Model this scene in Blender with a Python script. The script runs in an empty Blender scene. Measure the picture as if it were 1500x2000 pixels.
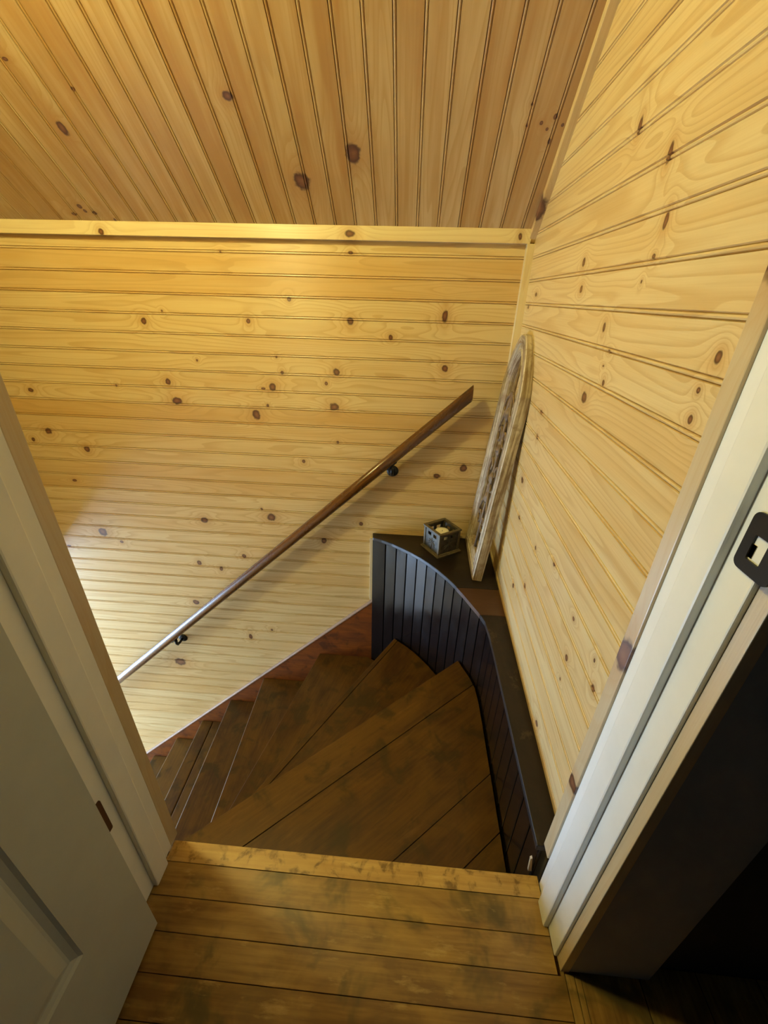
import bpy, bmesh, math, random
from mathutils import Vector, Matrix
random.seed(7)
C = bpy.context.scene.collection
S = bpy.context.scene
S.view_settings.view_transform = 'Standard'; S.view_settings.look = 'None'
S.view_settings.gamma = 1.0; S.view_settings.use_curve_mapping = False
S.view_settings.exposure = 0.0
w = bpy.data.worlds.new('world'); S.world = w; w.use_nodes = True
w.node_tree.nodes['Background'].inputs[0].default_value = (0.5, 0.6, 0.75, 1)
w.node_tree.nodes['Background'].inputs[1].default_value = 0.0

# ------------------------------------------------------------------ mesh builder
class MB:
    def __init__(s): s.v = []; s.f = []; s.uv = []; s.tone = []; s.sm = []
    def poly(s, pts, uvs=None, tone=0.5, smooth=False):
        i = len(s.v); s.v += [tuple(p) for p in pts]
        s.f.append(list(range(i, i + len(pts))))
        if uvs is None:
            uvs = auto_uv(pts)
        s.uv.append([tuple(u) for u in uvs]); s.tone.append(tone); s.sm.append(smooth)
    def box(s, x0, x1, y0, y1, z0, z1, grain=0, tone=0.5, off=(0, 0), bev=0.0):
        hexa(s, [(x0, y0, z0), (x1, y0, z0), (x1, y1, z0), (x0, y1, z0), (x0, y0, z1), (x1, y0, z1), (x1, y1, z1), (x0, y1, z1)], grain, tone, off)
    def build(s, name, m, parent=None, weld=True, bevel=0.0, seg=2):
        me = bpy.data.meshes.new(name); me.from_pydata(s.v, [], s.f)
        ul = me.uv_layers.new(name='UVMap'); k = 0
        for uvs in s.uv:
            for u in uvs: ul.data[k].uv = u; k += 1
        at = me.attributes.new('tone', 'FLOAT', 'FACE')
        at.data.foreach_set('value', s.tone)
        me.polygons.foreach_set('use_smooth', s.sm)
        if weld:
            bm = bmesh.new(); bm.from_mesh(me)
            bmesh.ops.remove_doubles(bm, verts=bm.verts, dist=1e-5)
            bmesh.ops.recalc_face_normals(bm, faces=bm.faces)
            bm.to_mesh(me); bm.free()
        me.materials.append(m)
        o = bpy.data.objects.new(name, me); C.objects.link(o)
        if parent is not None: o.parent = parent; o.matrix_parent_inverse = Matrix.Translation(-Vector(parent.location))
        if bevel:
            md = o.modifiers.new('bevel', 'BEVEL'); md.width = bevel; md.segments = seg; md.limit_method = 'ANGLE'; md.angle_limit = math.radians(35)
        return o

def auto_uv(pts):
    p = [Vector(q) for q in pts]
    n = (p[1] - p[0]).cross(p[2] - p[0])
    a = max(range(3), key=lambda i: abs(n[i]))
    if a == 2: return [(q.x, q.y) for q in p]
    if a == 1: return [(q.x, q.z) for q in p]
    return [(q.y, q.z) for q in p]

def hexa(b, P, grain=0, tone=0.5, off=(0, 0)):
    """eight corners, bottom ring then top ring; uv u runs along the grain edge (0 = P0-P1, 1 = P0-P3, 2 = P0-P4)"""
    P = [Vector(p) for p in P]
    ax = [(P[1] - P[0]).normalized(), (P[3] - P[0]).normalized(), (P[4] - P[0]).normalized()]
    g = ax[grain]; oth = [i for i in range(3) if i != grain]
    for q in ((0, 3, 2, 1), (4, 5, 6, 7), (0, 1, 5, 4), (1, 2, 6, 5), (2, 3, 7, 6), (3, 0, 4, 7)):
        pts = [P[i] for i in q]
        uv = []
        for p in pts:
            d = p - P[0]
            uv.append((d.dot(g) + off[0], d.dot(ax[oth[0]]) + d.dot(ax[oth[1]]) + off[1]))
        b.poly(pts, uv, tone)

def clip(poly, p, n):
    """keep the side where (q - p).n >= 0 (2-D)"""
    out = []
    for i in range(len(poly)):
        a = poly[i]; c = poly[(i + 1) % len(poly)]
        da = (a[0] - p[0]) * n[0] + (a[1] - p[1]) * n[1]; dc = (c[0] - p[0]) * n[0] + (c[1] - p[1]) * n[1]
        if da >= 0: out.append(a)
        if (da >= 0) != (dc >= 0):
            t = da / (da - dc); out.append((a[0] + t * (c[0] - a[0]), a[1] + t * (c[1] - a[1])))
    return out

def prism(b, poly, z0, z1, uvf=None, tone=0.5, side=None):
    """extrude a plan polygon between two heights"""
    if len(poly) < 3: return
    uvf = uvf or (lambda p: (p[0], p[1]))
    b.poly([(x, y, z1) for x, y in poly], [uvf(p) for p in poly], tone)
    b.poly([(x, y, z0) for x, y in reversed(poly)], [uvf(p) for p in reversed(poly)], tone)
    n = len(poly)
    for i in range(n):
        a = poly[i]; c = poly[(i + 1) % n]; ua = uvf(a); uc = uvf(c)
        b.poly([(*a, z0), (*c, z0), (*c, z1), (*a, z1)], [(ua[0], ua[1]), (uc[0], uc[1]), (uc[0], uc[1] + z1 - z0), (ua[0], ua[1] + z1 - z0)], tone if side is None else side)

def tube(b, pts, r, n=10, prof=None, tone=0.5, cap=True, up=None):
    pts = [Vector(p) for p in pts]; rings = []; L = 0
    N = up
    for i, p in enumerate(pts):
        t = (pts[min(i + 1, len(pts) - 1)] - pts[max(i - 1, 0)]).normalized()
        if N is None:
            N = Vector((0, 0, 1)) if abs(t.z) < .9 else Vector((1, 0, 0))
        N = (N - t * N.dot(t)).normalized(); Bn = t.cross(N)
        if i: L += (p - pts[i - 1]).length
        rr = r[i] if isinstance(r, (list, tuple)) else r
        if prof is None: ring = [p + (N * math.cos(2 * math.pi * k / n) + Bn * math.sin(2 * math.pi * k / n)) * rr for k in range(n)]
        else: ring = [p + N * q[1] + Bn * q[0] for q in prof]
        rings.append((ring, L))
    m = len(rings[0][0])
    for (r0, l0), (r1, l1) in zip(rings, rings[1:]):
        for k in range(m):
            j = (k + 1) % m; d = (r0[j] - r0[k]).length
            b.poly([r0[k], r0[j], r1[j], r1[k]], [(l0, k * d), (l0, (k + 1) * d), (l1, (k + 1) * d), (l1, k * d)], tone, True)
    if cap:
        b.poly(list(reversed(rings[0][0])), None, tone); b.poly(rings[-1][0], None, tone)

def lathe(b, c, prof, n=24, tone=0.5, axis=2):
    for (r0, h0), (r1, h1) in zip(prof, prof[1:]):
        for k in range(n):
            a0 = 2 * math.pi * k / n; a1 = 2 * math.pi * (k + 1) / n
            def P(r, h, a):
                q = [r * math.cos(a), r * math.sin(a), h]
                if axis == 1: q = [q[0], q[2], q[1]]
                return (c[0] + q[0], c[1] + q[1], c[2] + q[2])
            pts = [P(r0, h0, a0), P(r0, h0, a1), P(r1, h1, a1), P(r1, h1, a0)]
            if r0 < 1e-6: pts = [pts[0], pts[2], pts[3]]
            elif r1 < 1e-6: pts = pts[:3]
            b.poly(pts, None, tone, True)

def empty(name, loc, label=None, cat=None, group=None, kind=None):
    o = bpy.data.objects.new(name, None); o.empty_display_size = .1; o.location = loc; C.objects.link(o)
    return tag(o, label, cat, group, kind)
def tag(o, label=None, cat=None, group=None, kind=None):
    for k, v in (('label', label), ('category', cat), ('group', group), ('kind', kind)):
        if v: o[k] = v
    return o

# ------------------------------------------------------------------ materials
class NT:
    def __init__(s, name):
        s.m = bpy.data.materials.new(name); s.m.use_nodes = True; s.t = s.m.node_tree; s.b = s.t.nodes['Principled BSDF']
    def n(s, typ, **kw):
        o = s.t.nodes.new(typ)
        for k, v in kw.items(): setattr(o, k, v)
        return o
    def l(s, a, b): s.t.links.new(a, b)
    def val(s, sock, v):
        if hasattr(v, 'is_output') or isinstance(v, bpy.types.NodeSocket): s.l(v, sock)
        else: sock.default_value = v
    def math(s, op, a, b=0.5, c=0.5, clamp=False):
        o = s.n('ShaderNodeMath', operation=op, use_clamp=clamp)
        for i, v in enumerate((a, b, c)): s.val(o.inputs[i], v)
        return o.outputs[0]
    def vm(s, op, a, b=(0, 0, 0), c=(0, 0, 0)):
        o = s.n('ShaderNodeVectorMath', operation=op)
        s.val(o.inputs[0], a)
        if op not in ('LENGTH',): s.val(o.inputs[1], b)
        if op == 'MULTIPLY_ADD': s.val(o.inputs[2], c)
        return o.outputs['Value'] if op in ('LENGTH', 'DOT_PRODUCT') else o.outputs[0]
    def noise(s, vec, scale=1, detail=3, rough=.5, dist=0):
        o = s.n('ShaderNodeTexNoise'); s.l(vec, o.inputs['Vector'])
        o.inputs['Scale'].default_value = scale; o.inputs['Detail'].default_value = detail
        o.inputs['Roughness'].default_value = rough; o.inputs['Distortion'].default_value = dist
        return o.outputs['Fac']
    def ramp(s, fac, stops, interp='LINEAR'):
        o = s.n('ShaderNodeValToRGB'); o.color_ramp.interpolation = interp; s.l(fac, o.inputs[0])
        e = o.color_ramp.elements
        while len(e) < len(stops): e.new(.5)
        for q, (p, c) in zip(e, stops): q.position = p; q.color = (*c, 1) if len(c) == 3 else c
        return o.outputs[0]
    def mix(s, fac, a, b, blend='MIX'):
        o = s.n('ShaderNodeMix', data_type='RGBA', blend_type=blend)
        s.val(o.inputs[0], fac)
        for i, v in ((6, a), (7, b)):
            if isinstance(v, tuple): v = (*v, 1) if len(v) == 3 else v
            s.val(o.inputs[i], v)
        return o.outputs[2]
    def mr(s, v, a, b, c=0, d=1, smooth=False):
        o = s.n('ShaderNodeMapRange', interpolation_type='SMOOTHSTEP' if smooth else 'LINEAR'); s.val(o.inputs[0], v)
        for i, q in enumerate((a, b, c, d)): o.inputs[i + 1].default_value = q
        return o.outputs[0]
    def bump(s, h, strength=.2, dist=.002):
        o = s.n('ShaderNodeBump'); o.inputs['Strength'].default_value = strength; o.inputs['Distance'].default_value = dist
        s.l(h, o.inputs['Height']); s.l(o.outputs[0], s.b.inputs['Normal'])
    def uv(s): return s.n('ShaderNodeUVMap').outputs[0]
    def tone(s): return s.n('ShaderNodeAttribute', attribute_name='tone').outputs['Fac']
    def set(s, rough=.5, spec=.5, coat=0, coat_r=.1, metal=0):
        if not isinstance(rough, bpy.types.NodeSocket): s.b.inputs['Roughness'].default_value = rough
        else: s.l(rough, s.b.inputs['Roughness'])
        s.b.inputs['Specular IOR Level'].default_value = spec; s.b.inputs['Metallic'].default_value = metal
        s.b.inputs['Coat Weight'].default_value = coat; s.b.inputs['Coat Roughness'].default_value = coat_r

def col(s, c): s.l(c, s.b.inputs['Base Color'])

def pine(name, knots=(), pale=(.75, .585, .295), deep=(.63, .395, .13), ring=(.52, .31, .10), rough=.36, ringamt=.5, freq=15.0, streak=.34):
    s = NT(name); uv = s.uv(); tone = s.tone()
    sep = s.n('ShaderNodeSeparateXYZ'); s.l(uv, sep.inputs[0])
    seed = s.math('MULTIPLY', tone, 91.7)
    cmb = s.n('ShaderNodeCombineXYZ'); s.l(sep.outputs[0], cmb.inputs[0]); s.l(sep.outputs[1], cmb.inputs[1]); s.l(seed, cmb.inputs[2])
    v = cmb.outputs[0]
    dm = None
    for (a, b, ra, rb) in knots:
        q = s.vm('MULTIPLY_ADD', uv, (1 / ra, 1 / rb, 0), (-a / ra, -b / rb, 0))
        d = s.vm('LENGTH', q)
        dm = d if dm is None else s.math('MINIMUM', dm, d)
    long = s.noise(s.vm('MULTIPLY', v, (.65, 12, 1)), 1, 1.5, .4)
    field = s.math('MULTIPLY', long, freq)
    if dm is not None:
        wob = s.noise(s.vm('MULTIPLY', v, (60, 60, 1)), 1, 2, .5)
        dmw = s.math('ADD', dm, s.math('MULTIPLY', s.math('SUBTRACT', wob, .5), .7))
        halo = s.math('POWER', 2.718, s.math('MULTIPLY', dm, -.55))
        field = s.math('ADD', field, s.math('MULTIPLY', halo, 5.5))
    fr = s.math('FRACT', field)
    line = s.ramp(fr, [(0, (0, 0, 0)), (.55, (.12,) * 3), (.88, (1,) * 3), (.97, (.9,) * 3), (1, (0, 0, 0))])
    fine = s.noise(s.vm('MULTIPLY', v, (6, 420, 1)), 1, 3, .6)
    broad = s.noise(s.vm('MULTIPLY', v, (2.2, 26, 1)), 1, 3, .55)
    tn = s.math('ADD', s.math('MULTIPLY', s.math('FRACT', s.math('MULTIPLY', tone, 9.999)), .0), tone)
    k = s.math('ADD', s.mr(tn, 0, 1, 0, 1), s.mr(broad, .3, .75, -.7 * streak, streak), clamp=True)
    c = s.mix(k, pale, deep)
    c = s.mix(s.math('MULTIPLY', line, ringamt), c, ring, 'MIX')
    c = s.mix(s.mr(fine, .3, .75, 0, .22), c, ring)
    if dm is not None:
        hal = s.mr(dmw, .9, 3.0, .45, 0, True)
        c = s.mix(hal, c, (.50, .27, .085))
        core = s.mr(dmw, .62, 1.02, 1, 0, True)
        kc = s.ramp(s.math('MULTIPLY', dmw, .8), [(0, (.27, .12, .05)), (.3, (.19, .075, .03)), (.5, (.11, .04, .016)), (.68, (.05, .02, .009)), (.8, (.12, .05, .018))])
        c = s.mix(core, c, kc)
    col(s, c)
    s.set(rough=s.mr(fine, .3, .7, rough - .04, rough + .08), spec=.75, coat=.12, coat_r=.3)
    s.b.inputs['Anisotropic'].default_value = .85; s.b.inputs['Anisotropic Rotation'].default_value = .25
    tg = s.n('ShaderNodeTangent', direction_type='UV_MAP', uv_map='UVMap'); s.l(tg.outputs[0], s.b.inputs['Tangent'])
    s.bump(fine, .10, .001)
    return s.m

def stained(name, light, dark, rough=.38, worn=None, grain=(5, 190), patch=4.0, contrast=1.0, coat=.1, stains=None, stain_amt=.8, spec=.5):
    s = NT(name); uv = s.uv(); tone = s.tone()
    sep = s.n('ShaderNodeSeparateXYZ'); s.l(uv, sep.inputs[0])
    cmb = s.n('ShaderNodeCombineXYZ'); s.l(sep.outputs[0], cmb.inputs[0]); s.l(sep.outputs[1], cmb.inputs[1]); s.l(s.math('MULTIPLY', tone, 57.3), cmb.inputs[2])
    v = cmb.outputs[0]
    g = s.noise(s.vm('MULTIPLY', v, (grain[0], grain[1], 1)), 1, 4, .6)
    p = s.noise(s.vm('MULTIPLY', v, (patch, patch * 2.2, 1)), 1, 4, .6, .6)
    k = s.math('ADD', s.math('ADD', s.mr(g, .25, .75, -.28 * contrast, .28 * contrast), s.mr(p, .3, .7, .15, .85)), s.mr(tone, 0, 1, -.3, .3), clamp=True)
    c = s.mix(k, dark, light)
    geo = s.n('ShaderNodeNewGeometry').outputs['Position']
    if stains:
        q = s.noise(geo, stains[0], 4, .6, .5)
        c = s.mix(s.mr(q, .5, .68, 0, stain_amt, True), c, stains[1])
    if worn:
        q = s.noise(s.vm('MULTIPLY', v, (grain[0] * 1.6, grain[1] * .3, 1)), 1, 5, .65)
        c = s.mix(s.mr(q, .6, .74, 0, .6), c, worn)
    col(s, c)
    s.set(rough=s.mr(p, .3, .7, rough + .1, rough - .05), spec=spec, coat=coat, coat_r=.25)
    s.bump(g, .15, .001)
    return s.m

def paint(name, c, rough=.4, spec=.5, var=.06, coat=0, scale=14, bump=.05, metal=0):
    s = NT(name); tc = s.n('ShaderNodeNewGeometry').outputs['Position']
    q = s.noise(tc, scale, 4, .6)
    cc = s.mix(s.mr(q, .3, .7, 0, 1), tuple(x * (1 - var) for x in c), tuple(min(1, x * (1 + var)) for x in c))
    col(s, cc); s.set(rough=rough, spec=spec, coat=coat, metal=metal)
    s.bump(s.noise(tc, scale * 12, 2, .5), bump, .001)
    return s.m
LAMP, DAY, ROOM = 48.0, 165.0, 2.2
# ------------------------------------------------------------------ measures (metres; camera stands over the origin, landing floor z = 0)
H = 1.12
YB = 1.73                      # face of the back wall
XR0, XRS = .357, .018          # right wall face x = XR0 + XRS*y
SL = math.tan(math.radians(39.76))
YC, ZC = 1.71, 1.333           # the sloped ceiling starts here
ceil_z = lambda y: ZC + (YC - y) * SL
ceil_y = lambda z: YC - (z - ZC) / SL
BW = .0703                     # board width
YF, YN = .455, .342            # far and near plane of the door wall
XJL, XJR = -.489, .331         # door jamb faces
NOSE = .467
SHELF = .105
LOW = -2.262

BK = [(-0.484, 1.101, 0.009, 0.0099), (-1.072, 1.01, 0.013, 0.0143), (-0.65, 1.021, 0.01, 0.011), (-0.252, 1.032, 0.015, 0.0165), (-0.99, 1.048, 0.004, 0.0044), (-0.883, 0.869, 0.005, 0.0055), (-0.534, 0.833, 0.008, 0.0088), (-0.311, 0.843, 0.015, 0.0165), (-0.354, 0.797, 0.008, 0.0088), (-1.025, 0.78, 0.014, 0.0154), (-0.58, 0.774, 0.017, 0.0187), (-0.62, 0.767, 0.011, 0.0054), (-1.652, 0.721, 0.015, 0.0099), (-1.257, 0.755, 0.005, 0.0055), (-1.002, 0.701, 0.027, 0.0178), (-0.324, 0.703, 0.024, 0.0185), (-0.661, 0.656, 0.02, 0.0242), (-1.638, 0.539, 0.017, 0.0168), (-1.725, 0.497, 0.01, 0.011), (-1.479, 0.462, 0.015, 0.0165), (-0.47, 0.454, 0.009, 0.0099), (-1.592, 0.3, 0.013, 0.0086), (-0.313, 0.55, 0.007, 0.0077), (-0.69, 0.201, 0.007, 0.0077), (-0.096, 0.979, 0.01, 0.011), (0.105, 1.06, 0.013, 0.0243), (0.122, 0.872, 0.014, 0.0154), (0.24, 0.46, 0.018, 0.0198), (0.127, 0.415, 0.018, 0.0139), (-0.647, 0.159, 0.025, 0.0248), (-0.987, 0.121, 0.021, 0.0185), (-0.212, 0.151, 0.012, 0.0132), (-0.395, 0.044, 0.016, 0.0176), (-0.812, -0.077, 0.013, 0.0143), (-1.06, -0.136, 0.014, 0.0154), (-0.947, -0.166, 0.011, 0.0157), (-1.536, 0.018, 0.028, 0.0277), (-1.45, -0.035, 0.011, 0.0097), (-1.127, -0.402, 0.021, 0.0185), (-1.749, -0.08, 0.012, 0.0079), (-1.314, -0.875, 0.042, 0.0347), (-0.847, -0.628, 0.012, 0.0211), (-0.718, -0.566, 0.009, 0.0099), (-0.248, 1.254, 0.01, 0.0066), (-0.552, 0.893, 0.005, 0.0055), (-0.608, 0.697, 0.007, 0.0077), (-0.725, 1.249, 0.005, 0.0044)]
RK = [(0.952, 0.935, 0.017, 0.0133), (0.562, 1.064, 0.0073, 0.0092), (0.577, 1.022, 0.005, 0.0046), (0.572, 0.985, 0.0061, 0.0076), (0.882, 1.036, 0.007, 0.0043), (0.873, 0.979, 0.0071, 0.0078), (0.936, 1.075, 0.0077, 0.0108), (1.127, 1.145, 0.0109, 0.0095), (1.149, 1.2, 0.011, 0.0106), (0.806, 1.187, 0.007, 0.0051), (0.798, 1.231, 0.0083, 0.0142), (0.825, 1.152, 0.0038, 0.0038), (1.569, 1.137, 0.0143, 0.0075), (0.847, 1.324, 0.0089, 0.0159), (0.997, 1.398, 0.0097, 0.0152), (1.25, 0.829, 0.0152, 0.0075), (1.242, 0.757, 0.0103, 0.0101), (1.312, 0.586, 0.0181, 0.0135), (1.262, 0.471, 0.0117, 0.008), (1.041, 0.49, 0.0082, 0.0068), (0.886, 0.54, 0.009, 0.007), (1.176, 0.253, 0.0111, 0.0102), (1.06, 0.341, 0.009, 0.0106), (0.714, 0.517, 0.0063, 0.0051), (0.694, 0.423, 0.0083, 0.0086), (0.593, 0.523, 0.0045, 0.006), (0.568, 0.477, 0.0086, 0.0089), (0.739, 0.139, 0.0105, 0.0086), (0.692, 0.359, 0.0043, 0.0044), (0.893, 1.008, 0.0049, 0.0026), (1.652, 1.098, 0.0161, 0.0063)]
CK = [(0.373, -0.521, 0.0136, 0.0163), (0.151, -0.378, 0.0329, 0.029), (0.234, -0.209, 0.0316, 0.0253), (0.295, -1.035, 0.0227, 0.0138), (0.387, -0.93, 0.0067, 0.0056), (0.449, -1.056, 0.005, 0.008), (0.054, -1.174, 0.0096, 0.0093), (0.037, -1.167, 0.0079, 0.0075), (0.03, -1.138, 0.0079, 0.0094), (0.024, -1.216, 0.008, 0.0114), (0.315, 0.299, 0.006, 0.0053), (0.3, 0.318, 0.0049, 0.004), (0.329, 0.33, 0.0094, 0.0065), (0.269, 0.334, 0.0091, 0.0055), (0.31, 0.355, 0.006, 0.0053), (0.356, 0.262, 0.0045, 0.0038), (0.307, 0.263, 0.0049, 0.004), (0.003, -1.082, 0.0082, 0.0057)]
M = {}
M['back'] = pine('pine_back', BK)
M['right'] = pine('pine_right', [(a, b, ra, rb) for a, b, ra, rb in RK])
M['ceil'] = pine('pine_ceiling', CK, pale=(.69, .525, .28), deep=(.50, .29, .095), streak=.75)
M['trim'] = pine('pine_trim', [(-1.147, 1.30, .012, .012), (-.247, 1.309, .019, .013), (.335, 1.31, .008, .012)], pale=(.80, .67, .39), deep=(.70, .50, .23), ringamt=.25)
M['ctrim'] = pine('pine_slope_trim', [(.085, .0, .05, .03)], ringamt=.2)
M['casing'] = pine('pine_casing', [(.345, .0, .016, .02), (1.165, .0, .03, .03), (.665, .0, .034, .026)], pale=(.66, .55, .36), deep=(.58, .45, .26), ringamt=.2)
M['white'] = paint('white_paint', (.86, .85, .80), .36, var=.03)
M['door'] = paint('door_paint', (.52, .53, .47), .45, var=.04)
M['floor'] = stained('worn_floor', (.40, .245, .058), (.16, .078, .014), .38, worn=(.52, .36, .12), grain=(6, 120), patch=6, stains=(7.5, (.055, .042, .009)), stain_amt=.85, coat=.05)
M['nosing'] = stained('worn_nosing', (.56, .37, .115), (.33, .18, .042), .38, worn=(.66, .46, .18), patch=6, stains=(34.0, (.12, .06, .014)), stain_amt=.8)
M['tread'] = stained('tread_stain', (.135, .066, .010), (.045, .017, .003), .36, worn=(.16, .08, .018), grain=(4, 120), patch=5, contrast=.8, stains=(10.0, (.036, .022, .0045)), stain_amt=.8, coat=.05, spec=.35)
M['skirt'] = stained('skirt_stain', (.27, .078, .010), (.10, .024, .003), .42, patch=7, stains=(16, (.05, .014, .004)), stain_amt=.7)
M['skirtcap'] = stained('skirt_cap', (.40, .27, .2), (.24, .15, .10), .3, grain=(3, 60))
M['shelf'] = stained('dark_shelf', (.018, .012, .007), (.008, .0055, .0035), .34, worn=(.045, .033, .022), grain=(4, 60), coat=.1, spec=.4)
M['ledge'] = stained('dark_ledge', (.024, .0125, .006), (.008, .0045, .003), .42, worn=(.13, .085, .048), grain=(12, 70), patch=9, stains=(40, (.010, .007, .004)), coat=.0, spec=.35)
M['filler'] = stained('brown_filler', (.085, .036, .012), (.045, .017, .006), .36, coat=.1)
M['panel'] = stained('dark_panel', (.010, .0068, .0066), (.005, .0034, .0034), .15, grain=(3, 50), worn=(.018, .014, .015), coat=.0, spec=.38)
M['rail'] = stained('rail_oak', (.19, .078, .016), (.075, .028, .006), .24, grain=(4, 160), patch=9, coat=.4)
M['black'] = paint('black_iron', (.012, .011, .010), .38, metal=.3)
M['bronze'] = paint('dark_bronze', (.040, .022, .015), .4, metal=.5)
M['hingem'] = paint('hinge_bronze', (.10, .045, .025), .45, metal=.4)
M['candlem'] = paint('wax', (.80, .72, .52), .5, var=.02)
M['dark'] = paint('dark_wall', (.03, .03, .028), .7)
M['lower'] = stained('lower_floor', (.50, .38, .24), (.38, .28, .17), .3)

tones = random.Random(11)
def rt(lo=.05, hi=.6): return lo + (hi - lo) * tones.random() ** 1.4

PROF = [(0, -.004), (.0013, -.004), (.0021, -.0004), (.0042, .0004), (.0064, -.0004), (.0072, -.0036), (.0083, -.0036), (.0098, 0.0), (BW - .0009, 0.0), (BW, -.004)]
def boards(b, P0, U, V, N, v_start, v_end, u0, u1, tone_of):
    """tongue-and-groove boards with a bead at each joint; u0/u1 are functions of v"""
    P0, U, V, N = Vector(P0), Vector(U), Vector(V), Vector(N); k = 0
    while v_start + k * BW < v_end - 1e-6:
        t = tone_of(k)
        for (a, da), (c, dc) in zip(PROF, PROF[1:]):
            va = min(v_start + k * BW + a, v_end); vc = min(v_start + k * BW + c, v_end)
            if vc - va < 1e-6: continue
            pts = []; uv = []
            for u, v, d in ((u0(va), va, da), (u1(va), va, da), (u1(vc), vc, dc), (u0(vc), vc, dc)):
                pts.append(P0 + U * u + V * v + N * d); uv.append((u, v))
            b.poly(pts, uv, t)
        k += 1

# ------------------------------------------------------------------ setting: walls and ceiling
XL = -3.6
b = MB(); JB = 1.2445          # a joint of the back wall
k0 = math.floor((LOW - JB) / BW); zb0 = JB + k0 * BW
special = {1.21: .62, 1.14: .66, 1.28: .2, .65: .80, .58: .50, .72: .12, .79: .2, 1.07: .16, 1.0: .12, .93: .18, .86: .14, .51: .26, .44: .3}
def tb(k):
    z = zb0 + (k + .5) * BW
    for q, t in special.items():
        if abs(z - q) < BW / 2: return t
    return rt(.05, .6)
boards(b, (0, YB, 0), (1, 0, 0), (0, 0, 1), (0, -1, 0), zb0, ZC, lambda v: XL, lambda v: .46, tb)
b.box(XL, .46, YB + .008, YB + .1, LOW - .1, ZC + .03, 0)
tag(b.build('wall_back', M['back']), 'knotty pine wall of horizontal beaded boards behind the handrail', None, None, 'structure')

b = MB(); vR = JB - 22 * BW
sp = {.975: .10, .90: .45, 1.045: .22, 1.115: .12, 1.185: .2, 1.255: .16, 1.325: .25, .83: .28}
def tr(k):
    z = vR + (k + .5) * BW
    for q, t in sp.items():
        if abs(z - q) < BW / 2: return t
    return rt(.05, .35)
Ur = Vector((XRS, 1, 0)); 
boards(b, (XR0, 0, 0), Ur, (0, 0, 1), (-1, XRS, 0), vR, 2.36, lambda v: YF - .02, lambda v: min(YB + .005, ceil_y(v) + .01), tr)
hexa(b, [(XR0 + .012, YF - .02, vR), (XR0 + .1, YF - .02, vR), (XR0 + .13, YB + .005, vR), (XR0 + .012 + XRS * YB, YB + .005, vR),
         (XR0 + .012, YF - .02, 1.32), (XR0 + .1, YF - .02, 1.32), (XR0 + .13, YB + .005, 1.32), (XR0 + .012 + XRS * YB, YB + .005, 1.32)], 1)
tag(b.build('wall_right', M['right']), 'knotty pine wall beside the door frame, boards rising to the slope', None, None, 'structure')

b = MB(); T = Vector((0, -math.cos(math.atan(SL)), math.sin(math.atan(SL)))); NC = Vector((0, -math.sin(math.atan(SL)), -math.cos(math.atan(SL))))
k1 = math.floor((XL + .011) / BW); v0 = -.011 - .0083 + k1 * BW
spc = {.37: .8, .30: .75, .23: .35, -.04: .45, -.12: .3, -.185: .42, -.255: .62, -.325: .5, -.40: .35, -.465: .72, -.535: .3, -.60: .75, -.68: .25, -.75: .42, -.82: .5, -.96: .6, -1.1: .45, -1.24: .7}
def tc(k):
    x = v0 + (k + .5) * BW
    for q, t in spc.items():
        if abs(x - q) < BW / 2: return t
    return rt(.1, .8)
smax = (YC - .30) / math.cos(math.atan(SL))
boards(b, (0, YC, ZC), T, (1, 0, 0), NC, v0, .42, lambda v: -.03, lambda v: smax, tc)
p = [Vector((x, YC, ZC)) + T * s - NC * d for d in (.012, .08) for x, s in ((XL, -.03), (.42, -.03), (.42, smax), (XL, smax))]
hexa(b, p, 1)
tag(b.build('ceiling', M['ceil']), 'sloped knotty pine ceiling of beaded boards above the stairwell', None, None, 'structure')

# trims
b = MB(); b.box(XL, .386, YC, YB, 1.290, ZC, 0, .12, off=(XL, 1.290 - 0))
# uv of the front face must read (x, z)
b = MB()
P = [(XL, YC, 1.290), (.372, YC, 1.290), (.372, YB + .004, 1.290), (XL, YB + .004, 1.290), (XL, YC, ZC), (.372, YC, ZC), (.372, YB + .004, ZC + .004), (XL, YB + .004, ZC + .004)]
for q in ((0, 3, 2, 1), (4, 5, 6, 7), (0, 1, 5, 4), (1, 2, 6, 5), (2, 3, 7, 6), (3, 0, 4, 7)):
    b.poly([P[i] for i in q], [(P[i][0], P[i][2] + (P[i][1] - YC)) for i in q], .12)
tag(b.build('trim_1', M['trim'], bevel=.0015), 'pale pine trim board where back wall meets sloped ceiling', None, None, 'structure')
b = MB(); xr = lambda y: XR0 + XRS * y
q0, q1 = -.035, smax - .1
def slopebar(b, xa, ya, depth0, depth1):
    pts = []
    for d in (depth0, depth1):
        for s, xo in ((q0, 0), (q0, 1), (q1, 1), (q1, 0)):
            base = Vector((0, YC, ZC)) + T * s; x = xr(base.y)
            pts.append(Vector((x - (.021 if xo == 0 else -.004), base.y, base.z)) + NC * d)
    return pts
pp = slopebar(b, 0, 0, 0.0, .022)
for q in ((0, 3, 2, 1), (4, 5, 6, 7), (0, 1, 5, 4), (1, 2, 6, 5), (2, 3, 7, 6), (3, 0, 4, 7)):
    b.poly([pp[i] for i in q], [((pp[i] - Vector((0, YC, ZC))).dot(T), pp[i].x - .36) for i in q], .2)
tag(b.build('trim_2', M['ctrim'], bevel=.0015), 'thin pine strip where sloped ceiling meets the right wall', None, None, 'structure')
b = MB(); b.box(.362, .392, YC - .002, YB + .004, SHELF, 1.290, 2, .1)
tag(b.build('trim_3', M['trim'], bevel=.0015), 'narrow vertical pine strip in the corner behind arched frame', None, None, 'structure')

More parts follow.
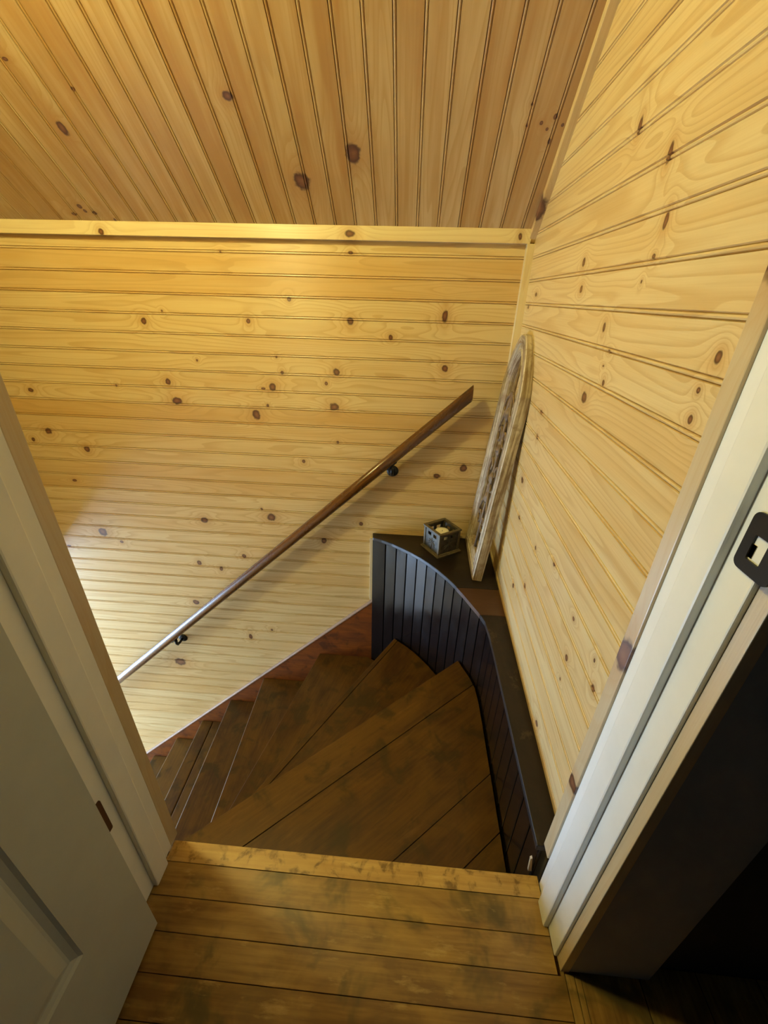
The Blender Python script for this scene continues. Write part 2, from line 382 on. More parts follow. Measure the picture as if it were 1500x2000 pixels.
# door wall (front), with its opening
b = MB(); JW = .02; HEAD = 2.03
b.box(XL, XJL - JW, YN, YF, LOW - .1, 2.34, 0, .3)
b.box(XJR + JW, XR0 + .1, YN, YF, LOW - .1, 2.34, 0, .3)
b.box(XJL - JW, XJR + JW, YN, YF, HEAD + JW, 2.34, 0, .3)
b.box(XJL - JW, XJR + JW, YN, YF - .015, LOW - .1, -.10, 0, .3)
tag(b.build('wall_front', M['casing']), None, None, None, 'structure')
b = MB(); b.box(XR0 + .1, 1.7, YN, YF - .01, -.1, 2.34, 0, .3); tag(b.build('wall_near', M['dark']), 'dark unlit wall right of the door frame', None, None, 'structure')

# ------------------------------------------------------------------ door frame: jambs as trims with stop, casings, strike plate
def jamb(name, side, label):
    e = empty(name, (XJL if side < 0 else XJR, (YN + YF) / 2, 0), label, None, None, 'structure')
    xf = XJL if side < 0 else XJR; s = side
    def bx(b, xa, xb, *r, **k): b.box(min(xa, xb), max(xa, xb), *r, **k)
    b = MB(); bx(b, xf, xf + s * JW, YN, YF, 0, HEAD); b.build('jamb_board', M['white'], e, bevel=.002)
    b = MB(); bx(b, xf - s * .0105, xf + s * .002, .383, .424, 0, HEAD - .01); b.build('door_stop', M['white'], e, bevel=.003)
    b = MB(); bx(b, xf - s * (.004 if side > 0 else 0), xf + s * .065 if side < 0 else XR0 + .02, YF - .001, .481, (SHELF + .0015) if side > 0 else -.001, HEAD + .06, grain=2, off=(-0 if side < 0 else SHELF, -.012))
    b.build('stair_casing', M['casing'], e, bevel=.0015)
    b = MB(); bx(b, xf + s * .006, xf + s * .022, YN - .020, YN, 0, HEAD + .06, grain=2, off=(0, .5)); b.build('casing_edge', M['casing'], e, bevel=.001)
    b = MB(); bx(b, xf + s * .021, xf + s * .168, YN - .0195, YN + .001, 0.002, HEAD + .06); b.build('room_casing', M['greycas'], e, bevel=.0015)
    return e
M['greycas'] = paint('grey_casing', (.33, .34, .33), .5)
jl = jamb('trim_4', -1, 'white door jamb on the left behind the open door')
jr = jamb('trim_5', 1, 'white door jamb on the right with black strike plate')
b = MB(); b.box(XJL - JW, XJR + JW, YN, YF, HEAD, HEAD + JW, 0); b.build('trim_6', M['white'])
tag(bpy.data.objects['trim_6'], None, None, None, 'structure')

# strike plate: rounded plate with lip and an opening
def rrect(w, h, r, n=5):
    out = []
    for cx, cy, a in ((w / 2 - r, h / 2 - r, 0), (-w / 2 + r, h / 2 - r, 90), (-w / 2 + r, -h / 2 + r, 180), (w / 2 - r, -h / 2 + r, 270)):
        for i in range(n + 1):
            t = math.radians(a + 90 * i / n); out.append((cx + r * math.cos(t), cy + r * math.sin(t)))
    return out
b = MB(); outer = rrect(.046, .060, .008); inner = rrect(.017, .026, .002)
yc, zc = .350, .921
n = len(outer)
for x, fl in ((XJR - .0022, False), (XJR + .001, True)):
    for i in range(n):
        j = (i + 1) % n
        q = [(x, yc + outer[i][0], zc + outer[i][1]), (x, yc + outer[j][0], zc + outer[j][1]), (x, yc + .003 + inner[j][0], zc - .004 + inner[j][1]), (x, yc + .003 + inner[i][0], zc - .004 + inner[i][1])]
        b.poly(q if fl else q[::-1])
for ring, cy, cz in ((outer, yc, zc), (inner, yc + .003, zc - .004)):
    for i in range(n):
        j = (i + 1) % n
        b.poly([(XJR - .0022, cy + ring[i][0], cz + ring[i][1]), (XJR - .0022, cy + ring[j][0], cz + ring[j][1]), (XJR + .001, cy + ring[j][0], cz + ring[j][1]), (XJR + .001, cy + ring[i][0], cz + ring[i][1])])
tube(b, [(XJR - .0012, .331, zc + .018), (XJR + .002, .324, zc + .018), (XJR + .010, .319, zc + .018)], .0012, prof=[(-.001, -.018), (.001, -.018), (.001, .018), (-.001, .018)])
sp_ = b.build('strike_plate', M['black'], jr); sp_['label'] = 'black strike plate'
b = MB(); b.box(XJR - .0006, XJR + .0005, yc + .0065, yc + .0115, zc - .015, zc - .001); b.build('latch_hole_wood', M['casing'], sp_)

# ------------------------------------------------------------------ open door on the left
XD = -.446; YD = .325
d = empty('door_1', (XD - .018, YD, .008), 'white panelled door standing open along the left side', None, None, 'structure')
b = MB(); DW = .80; DH = 2.02; z0 = .008; y1 = YD; y0 = YD - DW; st = .108
x0, x1 = XD - .035, XD
pan = []
py = [(y0 + st, (y0 + y1) / 2 - .045), ((y0 + y1) / 2 + .045, y1 - st)]
pz = [(z0 + .225, z0 + .86), (z0 + 1.04, z0 + DH - .12)]
# face sheet on the visible side built as a grid with recessed, raised-field panels
def face(x, s):
    ys = [y0, py[0][0], py[0][1], py[1][0], py[1][1], y1]; zs = [z0, pz[0][0], pz[0][1], pz[1][0], pz[1][1], z0 + DH]
    for i in range(5):
        for j in range(5):
            a, c, e, f = ys[i], ys[i + 1], zs[j], zs[j + 1]
            if i in (1, 3) and j in (1, 3):
                rings = [(0, 0), (.004, -.004), (.012, -.0075), (.016, -.0075), (.034, -.002), (.036, -.0015)]
                for (r0, d0), (r1, d1) in zip(rings, rings[1:]):
                    A = [(x + s * d0, a + r0, e + r0), (x + s * d0, c - r0, e + r0), (x + s * d0, c - r0, f - r0), (x + s * d0, a + r0, f - r0)]
                    B_ = [(x + s * d1, a + r1, e + r1), (x + s * d1, c - r1, e + r1), (x + s * d1, c - r1, f - r1), (x + s * d1, a + r1, f - r1)]
                    for q in range(4): b.poly([A[q], A[(q + 1) % 4], B_[(q + 1) % 4], B_[q]])
                b.poly(B_)
            else: b.poly([(x, a, e), (x, c, e), (x, c, f), (x, a, f)])
face(x1, 1); face(x0, -1)
for q in (([x0, y0], [x1, y0]), ([x1, y1], [x0, y1])):
    (xa, ya), (xb, yb) = q; b.poly([(xa, ya, z0), (xb, yb, z0), (xb, yb, z0 + DH), (xa, ya, z0 + DH)])
b.poly([(x0, y0, z0), (x0, y1, z0), (x1, y1, z0), (x1, y0, z0)]); b.poly([(x0, y0, z0 + DH), (x1, y0, z0 + DH), (x1, y1, z0 + DH), (x0, y1, z0 + DH)])
b.build('door_leaf', M['door'], d)
for zc in (.315, 1.04, 1.80):
    b = MB(); h = .042
    outl = rrect(.024, .084, .005)
    # leaf let into the jamb, seen past the door edge
    for x in (XJL - .0005, XJL + .0016):
        b.poly([(x, .352 + q[0] * .5 + .006, zc + q[1]) for q in outl])
    for i in range(len(outl)):
        j = (i + 1) % len(outl)
        b.poly([(XJL - .0005, .358 + outl[i][0] * .5, zc + outl[i][1]), (XJL - .0005, .358 + outl[j][0] * .5, zc + outl[j][1]), (XJL + .0016, .358 + outl[j][0] * .5, zc + outl[j][1]), (XJL + .0016, .358 + outl[i][0] * .5, zc + outl[i][1])])
    tube(b, [(XJL + .003, .338, zc - h), (XJL + .003, .338, zc + h)], .005, 10)
    o = b.build('hinge', M['hingem'], d)
    o['label'] = 'brown hinge leaf'

# ------------------------------------------------------------------ landing floor
b = MB(); seams = [.428, .370, .3165, .260, .203, .146, .089, .032, -.025, -.082, -.139]
while seams[-1] > -1.6: seams.append(seams[-1] - .057)
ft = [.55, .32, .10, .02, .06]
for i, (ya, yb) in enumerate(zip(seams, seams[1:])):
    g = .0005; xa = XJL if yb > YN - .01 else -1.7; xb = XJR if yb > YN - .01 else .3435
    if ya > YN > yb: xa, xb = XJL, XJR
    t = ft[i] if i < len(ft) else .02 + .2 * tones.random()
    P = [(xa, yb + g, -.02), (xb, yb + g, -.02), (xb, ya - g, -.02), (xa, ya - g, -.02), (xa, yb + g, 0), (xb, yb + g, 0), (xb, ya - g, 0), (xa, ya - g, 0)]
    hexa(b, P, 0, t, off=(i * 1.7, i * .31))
b.box(.3445, .3600, -1.7, YN - .023, -.02, .0015, 1, .7); b.box(.3612, .372, -1.7, YN - .023, -.02, .0005, 1, .55)
for i in range(12):
    b.box(.373 + i * .11, .373 + (i + 1) * .11 - .002, -1.7, YN - .001, -.02, -.0005, 1, .1 + .02 * i)
b.box(-1.7, 1.7, -1.7, YN, -.12, -.021); b.box(XJL - JW, XJR + JW, YN, YF - .015, -.12, -.021)
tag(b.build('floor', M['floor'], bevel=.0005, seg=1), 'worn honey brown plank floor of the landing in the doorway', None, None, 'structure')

# ------------------------------------------------------------------ half wall: curve in plan
W = [(-.151, 1.702), (-.102, 1.681), (-.05, 1.652), (-.005, 1.620), (.04, 1.585), (.082, 1.547), (.12, 1.505), (.155, 1.461), (.188, 1.414), (.218, 1.365), (.246, 1.312), (.271, 1.257), (.295, 1.206), (.312, 1.155), (.318, 1.09), (.320, 1.0), (.321, .9), (.322, .8), (.323, .7), (.324, .6), (.325, .483)]
def resample(pts, step):
    out = [Vector(pts[0])]; acc = 0
    for a, c in zip(pts, pts[1:]):
        a, c = Vector(a), Vector(c); L = (c - a).length; t = step - acc
        while t <= L: out.append(a + (c - a) * (t / L)); t += step
        acc = (acc + L) % step if True else 0
    out.append(Vector(pts[-1])); return out
Wf = resample(W, .006)
def nrm(pts, i):
    t = (pts[min(i + 1, len(pts) - 1)] - pts[max(i - 1, 0)]).normalized(); return Vector((-t.y, t.x)) * -1   # towards the stair
def nstair(pts, i):
    t = (pts[min(i + 1, len(pts) - 1)] - pts[max(i - 1, 0)]).normalized()
    n = Vector((t.y, -t.x))
    return n if n.x < 0 or (abs(n.x) < .3 and n.y < 0) else -n
hw = empty('stair_ledge', (.1, 1.5, -.7), 'low dark half wall with curved beadboard face and dark ledge on top', 'ledge')
# panel: flat vertical boards of 62 mm set round the curve, open joints between them
b = MB(); zt, zb = SHELF - .019, -.72
arc = [0]
for q in range(1, len(Wf)): arc.append(arc[-1] + (Wf[q] - Wf[q - 1]).length)
def at_arc(l):
    l = max(0, min(l, arc[-1]))
    for q in range(1, len(Wf)):
        if arc[q] >= l: return Wf[q - 1].lerp(Wf[q], (l - arc[q - 1]) / max(arc[q] - arc[q - 1], 1e-9))
    return Wf[-1]
l = 0.0; kb = 0
while l < arc[-1] - .004:
    e = min(l + (.070 if kb == 0 else .061), arc[-1]); pa, pe = at_arc(l), at_arc(e)
    t = (pe - pa).normalized(); n_ = Vector((t.y, -t.x))
    if n_.x > 0: n_ = -n_
    tn = .15 + .7 * random.Random(kb * 13 + 5).random(); gw = .0022
    qs = [pa + t * 0 - n_ * .006, pa + t * gw - n_ * .006, pa + t * gw - n_ * .0012, pa + t * (gw + .0016), pe - t * (gw + .0016), pe - t * gw - n_ * .0012, pe - t * gw - n_ * .006, pe - n_ * .006, pe - n_ * .024, pa - n_ * .024]
    if kb == 0: qs[0] = pa; qs[1] = pa + t * .0005; qs[2] = pa + t * .001; qs[9] = Vector((pa.x + .03, 1.7047)); qs[8] = Vector((pe.x - .005, 1.7045))
    us = [l, l + gw, l + gw, l + gw + .0016, e - gw - .0016, e - gw, e - gw, e, e, l]
    for q in range(10):
        r = (q + 1) % 10; A, B_ = qs[q], qs[r]
        b.poly([(A.x, A.y, zb), (B_.x, B_.y, zb), (B_.x, B_.y, zt), (A.x, A.y, zt)], [(zb, us[q]), (zb, us[r]), (zt, us[r]), (zt, us[q])], tn)
    b.poly([(q.x, q.y, zt) for q in qs], None, tn)
    l = e; kb += 1
o = b.build('curved_panel', M['panel'], hw, weld=False); o['label'] = 'near black glossy curved beadboard'
# ledge outline = curve moved 11 mm towards the stair
off = [p_ + nstair(Wf, i) * .012 for i, p_ in enumerate(Wf)]
off[0] = Vector((-.155, YB - .001))
edge = [(p_.x, p_.y) for p_ in off]
full = edge + [(.324 - .012, .476), (xr(.476) + .003, .476), (xr(YB) + .003, YB - .001)]
def ledge(name, m, poly, zt_, uvf, thick=.019):
    b = MB(); prism(b, poly, SHELF - thick, zt_, uvf, .5); return b.build(name, m, hw, bevel=.003)
s1 = ((.247, 1.345), (.35, 1.345)); s2y = 1.190
shelfp = clip(full, (0, 1.345), (0, 1)); ledgep = clip(full, (0, s2y), (0, -1)); fillp = clip(clip(full, (0, 1.3435), (0, -1)), (0, s2y + .0015), (0, 1))
ledge('shelf_board', M['shelf'], shelfp, SHELF, lambda p: (p[0], p[1]))
o = ledge('filler_board', M['filler'], fillp, SHELF - .0015, lambda p: (p[0], p[1])); o['label'] = 'reddish brown filler piece'
o = ledge('ledge_board', M['ledge'], ledgep, SHELF, lambda p: (p[1], p[0])); o['label'] = 'scratched dark brown ledge'
b = MB(); b.box(.326, xr(.5) - .001, .484, .504, -.24, SHELF - .019, 2, .4); b.build('end_post', M['ledge'], hw, bevel=.002)
b = MB(); b.box(-.166, -.152, YB - .020, YB - .0005, -.287, SHELF - .019, 2, .05); o = b.build('edge_strip', M['trim'], hw, bevel=.001); o['label'] = 'pale pine strip against back wall'
b = MB(); hexa(b, [(.318, .4835, -.02), (.3255, .4835, -.02), (.3255, .489, -.02), (.318, .489, -.02), (.314, .4835, .032), (.3175, .4835, .036), (.3175, .489, .036), (.314, .489, .032)], 2); o = b.build('chipped_corner', M['casing'], hw); o['label'] = 'bare chipped wood'

# ------------------------------------------------------------------ staircase
st_ = empty('staircase', (-.8, 1.0, LOW), 'dark brown wooden winder stairs fanning down to the left below the landing', 'staircase')
Z = [0, -.233, -.466, -.699, -.933, -1.155, -1.378, -1.585, -1.81, -2.035]
YI = NOSE - .004
nos = {1: ((-.655, .487), (.30, 1.330)), 2: ((-.655, .531), (.0, 1.670)), 3: ((-.725, .47), (-.446, 1.71)), 4: ((-.763, .47), (-.799, 1.71)),
       5: ((-1.0, .47), (-1.037, 1.71)), 6: ((-1.222, .47), (-1.259, 1.71)), 7: ((-1.447, .47), (-1.475, 1.71)), 8: ((-1.67, .47), (-1.69, 1.71)), 9: ((-1.89, .47), (-1.905, 1.71))}
# everything a tread may cover: between door wall, back skirt and the half wall
YS = YB - .0215
wall_poly = [(-2.6, .461), (.3205, .461)] + [((p_ + nstair(Wf, i) * .006).x, (p_ + nstair(Wf, i) * .006).y) for i, p_ in reversed(list(enumerate(Wf))) if p_.y < YS - .012] + [(-.178, YS)] + [(-2.6, YS)]
def halfplane(line, shift=0.0):
    a, c = Vector(line[0]), Vector(line[1]); t = (c - a).normalized(); n = Vector((t.y, -t.x))   # points to the upper side (right)
    return a + n * shift, n
for k in range(1, 10):
    a, n = halfplane(nos[k]); poly = clip(wall_poly, a, n)
    if k > 1:
        a2, n2 = halfplane(nos[k - 1], .045); poly = clip(poly, a2, -n2)
    tdir = Vector((n.y * -1, n.x)).normalized()
    uvf = lambda p, t=tdir, n=n, k=k: (Vector(p).dot(t) + k * 1.3, Vector(p).dot(n) + k * .7)
    b = MB(); z = Z[k]; th = .026
    cuts = []
    if k == 1: cuts = [((-.391, .570), (.292, 1.162)), ((.009, .559), (.315, .823)), ((.20, .56), (.325, .665))]
    elif k == 2: cuts = [tuple(tuple(Vector(q) + n * .022) for q in nos[2])]
    elif k == 6: cuts = [tuple(tuple(Vector(q) + n * .075) for q in nos[6])]
    pieces = []; rest = poly
    for c in cuts:
        a_, n_ = halfplane(c); pieces.append(clip(rest, a_ - n_ * .0012, -n_)); rest = clip(rest, a_ + n_ * .0012, n_)
    pieces.append(rest)
    for j, pc in enumerate(pieces):
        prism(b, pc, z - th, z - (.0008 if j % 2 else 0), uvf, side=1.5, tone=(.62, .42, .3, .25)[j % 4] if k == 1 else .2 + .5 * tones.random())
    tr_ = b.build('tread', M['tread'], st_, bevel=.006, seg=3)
    # riser below this nosing
    b = MB(); a, n = halfplane(nos[k], .020); a0, c0 = Vector(nos[k][0]) + n * .02, Vector(nos[k][1]) + n * .02
    rp = clip(clip(wall_poly, a, n), a + n * .018, -n); zl = Z[k + 1] if k < 9 else LOW
    prism(b, rp, zl, z - th, uvf, .3); b.build('riser', M['tread'], st_)
b = MB(); b.box(XJL - .16, .3235, YF + .0005, .4608, Z[1], -.029, 0, .3); b.build('riser', M['tread'], st_)
b = MB(); b.box(XJL + .001, XJR - .001, .4285, NOSE - .0, -.028, .0005, 0, .6); b.box(-.62, .3235, YF + .001, NOSE - .001, -.0285, -.0275)
ln = b.build('landing_nosing', M['nosing'], st_, bevel=.005, seg=3); ln['label'] = 'worn pale nosing board at floor edge'
# skirt board on the back wall
def strip_xz(b, pts, y0, y1, tone=.5):
    n = len(pts)
    b.poly([(x, y0, z) for x, z in pts], None, tone); b.poly([(x, y1, z) for x, z in reversed(pts)], None, tone)
    for i in range(n):
        (xa, za), (xb, zb_) = pts[i], pts[(i + 1) % n]
        b.poly([(xa, y0, za), (xb, y0, zb_), (xb, y1, zb_), (xa, y1, za)], [(xa, y0), (xb, y0), (xb, y1), (xa, y1)], tone)
sk = lambda x: -.287 + (x + .138) * .945
b = MB(); strip_xz(b, [(-.15, -.75), (-.15, sk(-.15) - .007), (-2.2, sk(-2.2) - .007), (-2.2, LOW), (-1.9, LOW)], YB - .021, YB - .001); b.build('skirt_board', M['skirt'], st_)['label'] = 'reddish stained skirt board'
b = MB(); strip_xz(b, [(-.1505, sk(-.1505) - .007), (-.1505, sk(-.1505) + .006), (-2.2, sk(-2.2) + .006), (-2.2, sk(-2.2) - .007)], YB - .024, YB - .001); b.build('skirt_cap', M['skirtcap'], st_, bevel=.003)['label'] = 'light grey capping strip'

# ------------------------------------------------------------------ handrail
sr = .932; hr = empty('handrail', (-.75, YB, -.3), 'round brown wooden handrail fixed along the back wall above the stairs', 'handrail')
xa, za = .231, .794; L0 = -2.6
b = MB(); n = 20; R = .0235
# plumb-cut ends: ring of points in vertical planes
def rring(x):
    zc_ = za + (x - xa) * sr; c = math.cos(math.atan(sr)); out = []
    for k in range(n):
        a = 2 * math.pi * k / n; out.append(Vector((x, 1.662 + R * math.cos(a), zc_ + R * math.sin(a) / c)))
    return out
xs = [xa, xa - .6, xa - 1.2, xa - 1.8, L0]; rr = [rring(x) for x in xs]
for i in range(len(xs) - 1):
    for k in range(n):
        j = (k + 1) % n
        b.poly([rr[i][k], rr[i][j], rr[i + 1][j], rr[i + 1][k]], [(-xs[i] * 1.37, k * .0074), (-xs[i] * 1.37, (k + 1) * .0074), (-xs[i + 1] * 1.37, (k + 1) * .0074), (-xs[i + 1] * 1.37, k * .0074)], .5, True)
b.poly(rr[0], None, .5); b.poly(rr[-1][::-1], None, .5)
b.build('rail', M['rail'], hr)
for bx_ in (-.070, -1.255):
    zc_ = za + (bx_ - xa) * sr
    b = MB(); zt_ = zc_ - R / math.cos(math.atan(sr)) + .004
    lathe(b, (bx_, YB - .006, zt_ - .055), [(0, .006), (.026, .006), (.026, .002), (.021, -.003), (.011, -.006), (0, -.006)], 20, axis=1)
    tube(b, [(bx_, YB - .006, zt_ - .055), (bx_, YB - .035, zt_ - .056), (bx_, YB - .058, zt_ - .050), (bx_, YB - .067, zt_ - .035), (bx_, YB - .068, zt_ - .008)], [.0075, .007, .0075, .0075, .009], 12)
    t = Vector((1, 0, sr)).normalized() * .026; c0 = Vector((bx_, YB - .068, zt_ - .004))
    tube(b, [c0 - t, c0 + t], .01, prof=[(-.010, -.002), (.010, -.002), (.010, .003), (-.010, .003)], up=Vector((0, 0, 1)))
    b.build('bracket', M['black'], hr)['label'] = 'black metal rail bracket'

# ------------------------------------------------------------------ arched window frame leaning in the corner
M['wash'] = stained('whitewashed_wood', (.58, .49, .33), (.20, .125, .055), .6, grain=(4, 130), patch=12, worn=(.92, .88, .74), contrast=3.0, coat=0, stains=(26, (.22, .13, .055)), stain_amt=.6)
M['scroll'] = stained('aged_iron', (.30, .20, .10), (.10, .055, .025), .55, grain=(30, 60), patch=25, worn=(.66, .56, .38), coat=0)
af = empty('decorative_arch', (.30, 1.55, SHELF), 'weathered whitewashed arched wooden frame with scrollwork leaning in the corner', 'decorative frame')
# local frame: a = across (towards the back wall), h = up the lean, d = depth (towards the right wall)
A0 = Vector((.280, 1.392, SHELF + .0038)); AX = Vector((.004, .318, 0)).normalized(); lean = Vector((.080, 0, .905)).normalized(); DX = AX.cross(lean).normalized()
if DX.x < 0: DX = -DX
FW, FH, FT = .318, .912, .039
def fp(a, h, d): return A0 + AX * a + lean * h + DX * d
def arch(inset, nseg=12):
    w0, w1 = inset, FW - inset; sh = .735 + inset * .1; ap = FH - inset * 1.0; fl = max(.022 - inset * .3, .004); mid = FW / 2
    pts = [(w0, inset), (w0, sh)]
    for i in range(1, nseg + 1):
        t = i / nseg; a = w0 + (mid - fl - w0) * (1 - math.cos(t * math.pi / 2)) ** .9 if False else w0 + (mid - fl - w0) * t ** 1.25
        h = sh + (ap - sh) * (1 - (1 - t) ** 1.5); pts.append((a, h))
    rt_ = [(FW - a, h) for a, h in reversed(pts)]
    return pts + rt_
o_, i_, m_ = arch(0), arch(.066), arch(.052)
b = MB(); n = len(o_)
rings = [[fp(a, h, FT) for a, h in o_], [fp(a, h, .004) for a, h in o_], [fp(a, h, 0) for a, h in arch(.004)], [fp(a, h, 0) for a, h in arch(.028)], [fp(a, h, .005) for a, h in arch(.031)], [fp(a, h, .005) for a, h in arch(.046)], [fp(a, h, .001) for a, h in arch(.050)], [fp(a, h, .003) for a, h in m_], [fp(a, h, .012) for a, h in i_], [fp(a, h, FT) for a, h in i_]]
rings.append(rings[0])
per = [0]
for i in range(n): per.append(per[-1] + (Vector(o_[(i + 1) % n]) - Vector(o_[i])).length)
acc = 0
for q_, (r0, r1) in enumerate(zip(rings, rings[1:])):
    wd = (r0[3] - r1[3]).length
    for i in range(n):
        j = (i + 1) % n
        b.poly([r0[i], r0[j], r1[j], r1[i]], [(per[i], acc), (per[i + 1], acc), (per[i + 1], acc + wd), (per[i], acc + wd)], 2.2 if q_ in (1, 3, 6) else .4)
    acc += wd
b.build('frame', M['wash'], af)
def scroll(pts, r=.0048, name='scroll'):
    b = MB(); dd = .014
    # smooth the control points (Catmull-Rom)
    out = []
    P = [pts[0]] + list(pts) + [pts[-1]]
    for i in range(1, len(P) - 2):
        p0, p1, p2, p3 = P[i - 1], P[i], P[i + 1], P[i + 2]
        for s in range(6):
            t = s / 6
            out.append(tuple(.5 * ((2 * p1[q]) + (-p0[q] + p2[q]) * t + (2 * p0[q] - 5 * p1[q] + 4 * p2[q] - p3[q]) * t * t + (-p0[q] + 3 * p1[q] - 3 * p2[q] + p3[q]) * t ** 3) for q in (0, 1)))
    out.append(pts[-1])
    tube(b, [fp(a, h, dd) for a, h in out], r, 8); return b
def spiral(ca, ch, r0, r1, a0, turns, m=1):
    N = 14; return [(ca + (r0 + (r1 - r0) * i / N) * math.cos(a0 + m * turns * 2 * math.pi * i / N), ch + (r0 + (r1 - r0) * i / N) * math.sin(a0 + m * turns * 2 * math.pi * i / N)) for i in range(N + 1)]
mid = FW / 2
for s in (-1, 1):
    f = lambda pts: [(mid + s * a, h) for a, h in pts]
    for base in (.20, .56):
        scroll(f(spiral(.045, base, .012, .043, 0, 1.1) + [(.02, base + .11), (.012, base + .16)])).build('scroll', M['scroll'], af)
    scroll(f([(.012, .36)] + [(.03, .34), (.07, .36), (.085, .41), (.06, .45), (.035, .43), (.045, .405)])).build('scroll', M['scroll'], af)
    scroll(f([(.008, .72), (.04, .70), (.07, .68), (.075, .65), (.05, .645)])).build('scroll', M['scroll'], af)
b = MB(); tube(b, [fp(mid, h, .016) for h in (.06, .3, .6, FH - .06)], .0055, 8); b.build('centre_bar', M['scroll'], af)
for h in (.30, .385, .50, .64):
    b = MB(); c_ = fp(mid, h, .010)
    for r_, d_ in ((.0, -.006), (.012, -.004), (.022, .002), (.024, .008)): pass
    prof = [(0, -.008), (.010, -.006), (.019, 0), (.022, .006), (.0, .010)]
    for (r0, d0), (r1, d1) in zip(prof, prof[1:]):
        for k in range(14):
            a0, a1 = 2 * math.pi * k / 14, 2 * math.pi * (k + 1) / 14
            w_ = lambda r, dq, a: c_ + AX * (r * math.cos(a) * (1 + .12 * math.cos(5 * a))) + lean * (r * 1.25 * math.sin(a)) + DX * dq
            q = [w_(r0, d0, a0), w_(r0, d0, a1), w_(r1, d1, a1), w_(r1, d1, a0)]
            if r0 == 0: q = [q[0], q[2], q[3]]
            if r1 == 0: q = q[:3]
            b.poly(q, None, .5, True)
    b.build('rosette', M['scroll'], af)

# ------------------------------------------------------------------ candle lantern on the shelf
M['cast'] = paint('cast_metal', (.135, .105, .06), .55, var=.25, scale=60, metal=.35, bump=.15)
M['castpanel'] = paint('cast_panel', (.085, .075, .055), .5, var=.35, scale=50, metal=.4, bump=.2)
LC = Vector((.165, 1.624)); ang = math.atan2(1.527 - 1.637, .149 - .074)
cl = empty('candle_lantern', (LC.x, LC.y, SHELF), 'small square dark metal candle lantern on the corner shelf', 'lantern')
cl.rotation_euler = (0, 0, 0)
ca, sa = math.cos(ang), math.sin(ang)
def lp(x, y, z): return Vector((LC.x + x * ca - y * sa, LC.y + x * sa + y * ca, SHELF + z))
def lbox(b, x0, x1, y0, y1, z0, z1): hexa(b, [lp(x, y, z) for z in (z0, z1) for x, y in ((x0, y0), (x1, y0), (x1, y1), (x0, y1))])
b = MB(); lbox(b, -.066, .066, -.066, .066, 0, .008); lbox(b, -.061, .061, -.061, .061, .008, .012); b.build('base_plate', M['cast'], cl, bevel=.002)
hb = .052; ht = .108
for sx in (-1, 1):
    for sy in (-1, 1):
        b = MB(); lbox(b, sx * hb - .0055, sx * hb + .0055, sy * hb - .0055, sy * hb + .0055, .012, ht); b.build('corner_post', M['cast'], cl, bevel=.0015)
b = MB()
for s in (-1, 1):
    lbox(b, -.061, .061, s * .0545 - .0065, s * .0545 + .0065, ht, ht + .007); lbox(b, s * .0545 - .0065, s * .0545 + .0065, -.048, .048, ht, ht + .007)
b.build('top_rim', M['cast'], cl, bevel=.0012)
def side(k):
    b = MB()
    def sp3(u, z, d):
        x, y = ((u, -hb - d), (hb + d, u), (-u, hb + d), (-hb - d, -u))[k]; return lp(x, y, z)
    def pb(u0, u1, z0, z1, d0=-.0015, d1=.0015): hexa(b, [sp3(u, z, d) for z in (z0, z1) for u, d in ((u0, d1), (u1, d1), (u1, d0), (u0, d0))])
    pb(-.047, .047, .012, .078); pb(-.047, .047, .094, ht)
    for u0, u1 in ((-.047, -.030), (-.008, .008), (.030, .047)): pb(u0, u1, .078, .094)
    # raised palm leaf: a stem and curved blades
    tube(b, [sp3(-.002, .014, .002), sp3(.001, .035, .0025), sp3(0, .055, .002)], .002, 6)
    for q in range(7):
        a = math.radians(-20 + q * 36.6); ln_ = .030 if q in (2, 3, 4) else .026
        pts = []
        for i in range(5):
            t = i / 4; pts.append(sp3(ln_ * t * math.cos(a), .050 + ln_ * t * math.sin(a) * .75 - .012 * t * t * abs(math.cos(a)), .002))
        tube(b, pts, [.0012, .003, .0032, .0022, .0006], 6)
    return b
for k in range(4): side(k).build('side_panel', M['castpanel'], cl)
b = MB(); lathe(b, (LC.x, LC.y, SHELF + .0125), [(0, 0), (.030, 0), (.0315, .004), (.0315, .078), (.030, .082), (.018, .081), (.012, .079), (0, .078)], 28)
cd = tag(b.build('candle', M['candlem']), 'cream candle standing inside the square metal lantern', 'candle')
b = MB(); tube(b, [(LC.x, LC.y, SHELF + .090), (LC.x + .001, LC.y, SHELF + .097)], .0009, 6); b.build('wick', M['black'], cd)

# ------------------------------------------------------------------ rest of the house that bounds the light
b = MB(); b.box(XL, -1.90, YF, YB - .006, -.17, -.001, 0); tag(b.build('floor_upper_left', M['lower']), None, None, None, 'structure')
b = MB(); b.box(XL, 1.0, .2, YB + .2, LOW - .1, LOW, 0); tag(b.build('floor_lower', M['lower']), None, None, None, 'structure')
b = MB(); wy0, wy1, wz0, wz1 = .55, 1.66, -2.20, -.34
b.box(XL - .12, XL, YF - .1, wy0, LOW, 2.4); b.box(XL - .12, XL, wy1, YB + .1, LOW, 2.4); b.box(XL - .12, XL, wy0, wy1, LOW, wz0); b.box(XL - .12, XL, wy0, wy1, wz1, 2.4)
tag(b.build('wall_left', M['back']), None, None, None, 'structure')
b = MB()
for ya, yb in ((wy0, wy0 + .05), (wy1 - .05, wy1), (1.085, 1.115)): b.box(XL - .08, XL - .03, ya, yb, wz0, wz1)
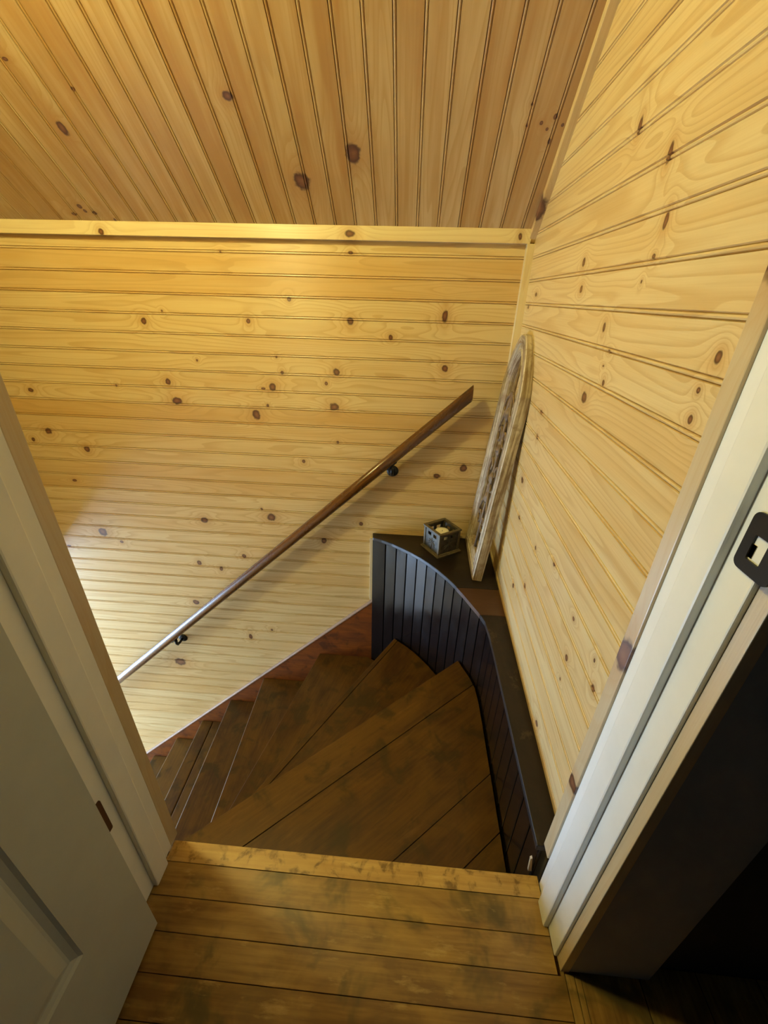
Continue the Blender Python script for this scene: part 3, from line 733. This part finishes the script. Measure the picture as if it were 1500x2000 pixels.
for za_, zb_ in ((wz0, wz0 + .05), (wz1 - .05, wz1)): b.box(XL - .08, XL - .03, wy0, wy1, za_, zb_)
tag(b.build('window_1', M['white']), None, None, None, 'structure')
# the room the camera stands in
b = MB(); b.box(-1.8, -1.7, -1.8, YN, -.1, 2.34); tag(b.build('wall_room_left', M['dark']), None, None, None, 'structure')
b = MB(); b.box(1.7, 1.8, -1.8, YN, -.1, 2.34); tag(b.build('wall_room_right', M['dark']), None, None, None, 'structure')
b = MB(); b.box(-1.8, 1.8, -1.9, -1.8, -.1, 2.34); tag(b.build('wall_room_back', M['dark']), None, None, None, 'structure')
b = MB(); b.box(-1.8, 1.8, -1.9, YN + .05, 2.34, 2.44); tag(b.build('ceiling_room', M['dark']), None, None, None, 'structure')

# ------------------------------------------------------------------ lights
def light(name, typ, loc, energy, color, **kw):
    l = bpy.data.lights.new(name, typ); l.energy = energy; l.color = color
    for k, v in kw.items(): setattr(l, k, v)
    o = bpy.data.objects.new(name, l); C.objects.link(o); o.location = loc; return o
light('stair_lamp', 'POINT', (-.85, .64, 2.06), LAMP, (1.0, .98, .42), shadow_soft_size=.05)
a = light('window_daylight', 'AREA', (XL - .16, 1.1, -1.27), DAY, (.60, .90, 1.38), shape='RECTANGLE', size=1.86, size_y=1.1)
a.rotation_euler = (0, math.radians(-90), 0)
light('room_fill', 'POINT', (.3, -1.5, 2.0), ROOM, (.45, .72, 1.0), shadow_soft_size=.2)  # unseen dim bluish source, added to light faces turned towards the camera

# ------------------------------------------------------------------ camera
cam = bpy.data.cameras.new('camera'); co = bpy.data.objects.new('camera', cam); C.objects.link(co)
f = 812.763; cam.sensor_fit = 'VERTICAL'; cam.sensor_height = 36; cam.lens = 36 * f / 2000; cam.clip_start = .01
R0, R1, R2 = [[0.997092, 0.072183, 0.024428], [0.054885, -0.457847, -0.887335], [-0.052866, 0.886096, -0.460477]]
mm = Matrix(((R0[0], -R1[0], -R2[0], 0), (R0[1], -R1[1], -R2[1], 0), (R0[2], -R1[2], -R2[2], H), (0, 0, 0, 1)))
co.matrix_world = mm
S.camera = co
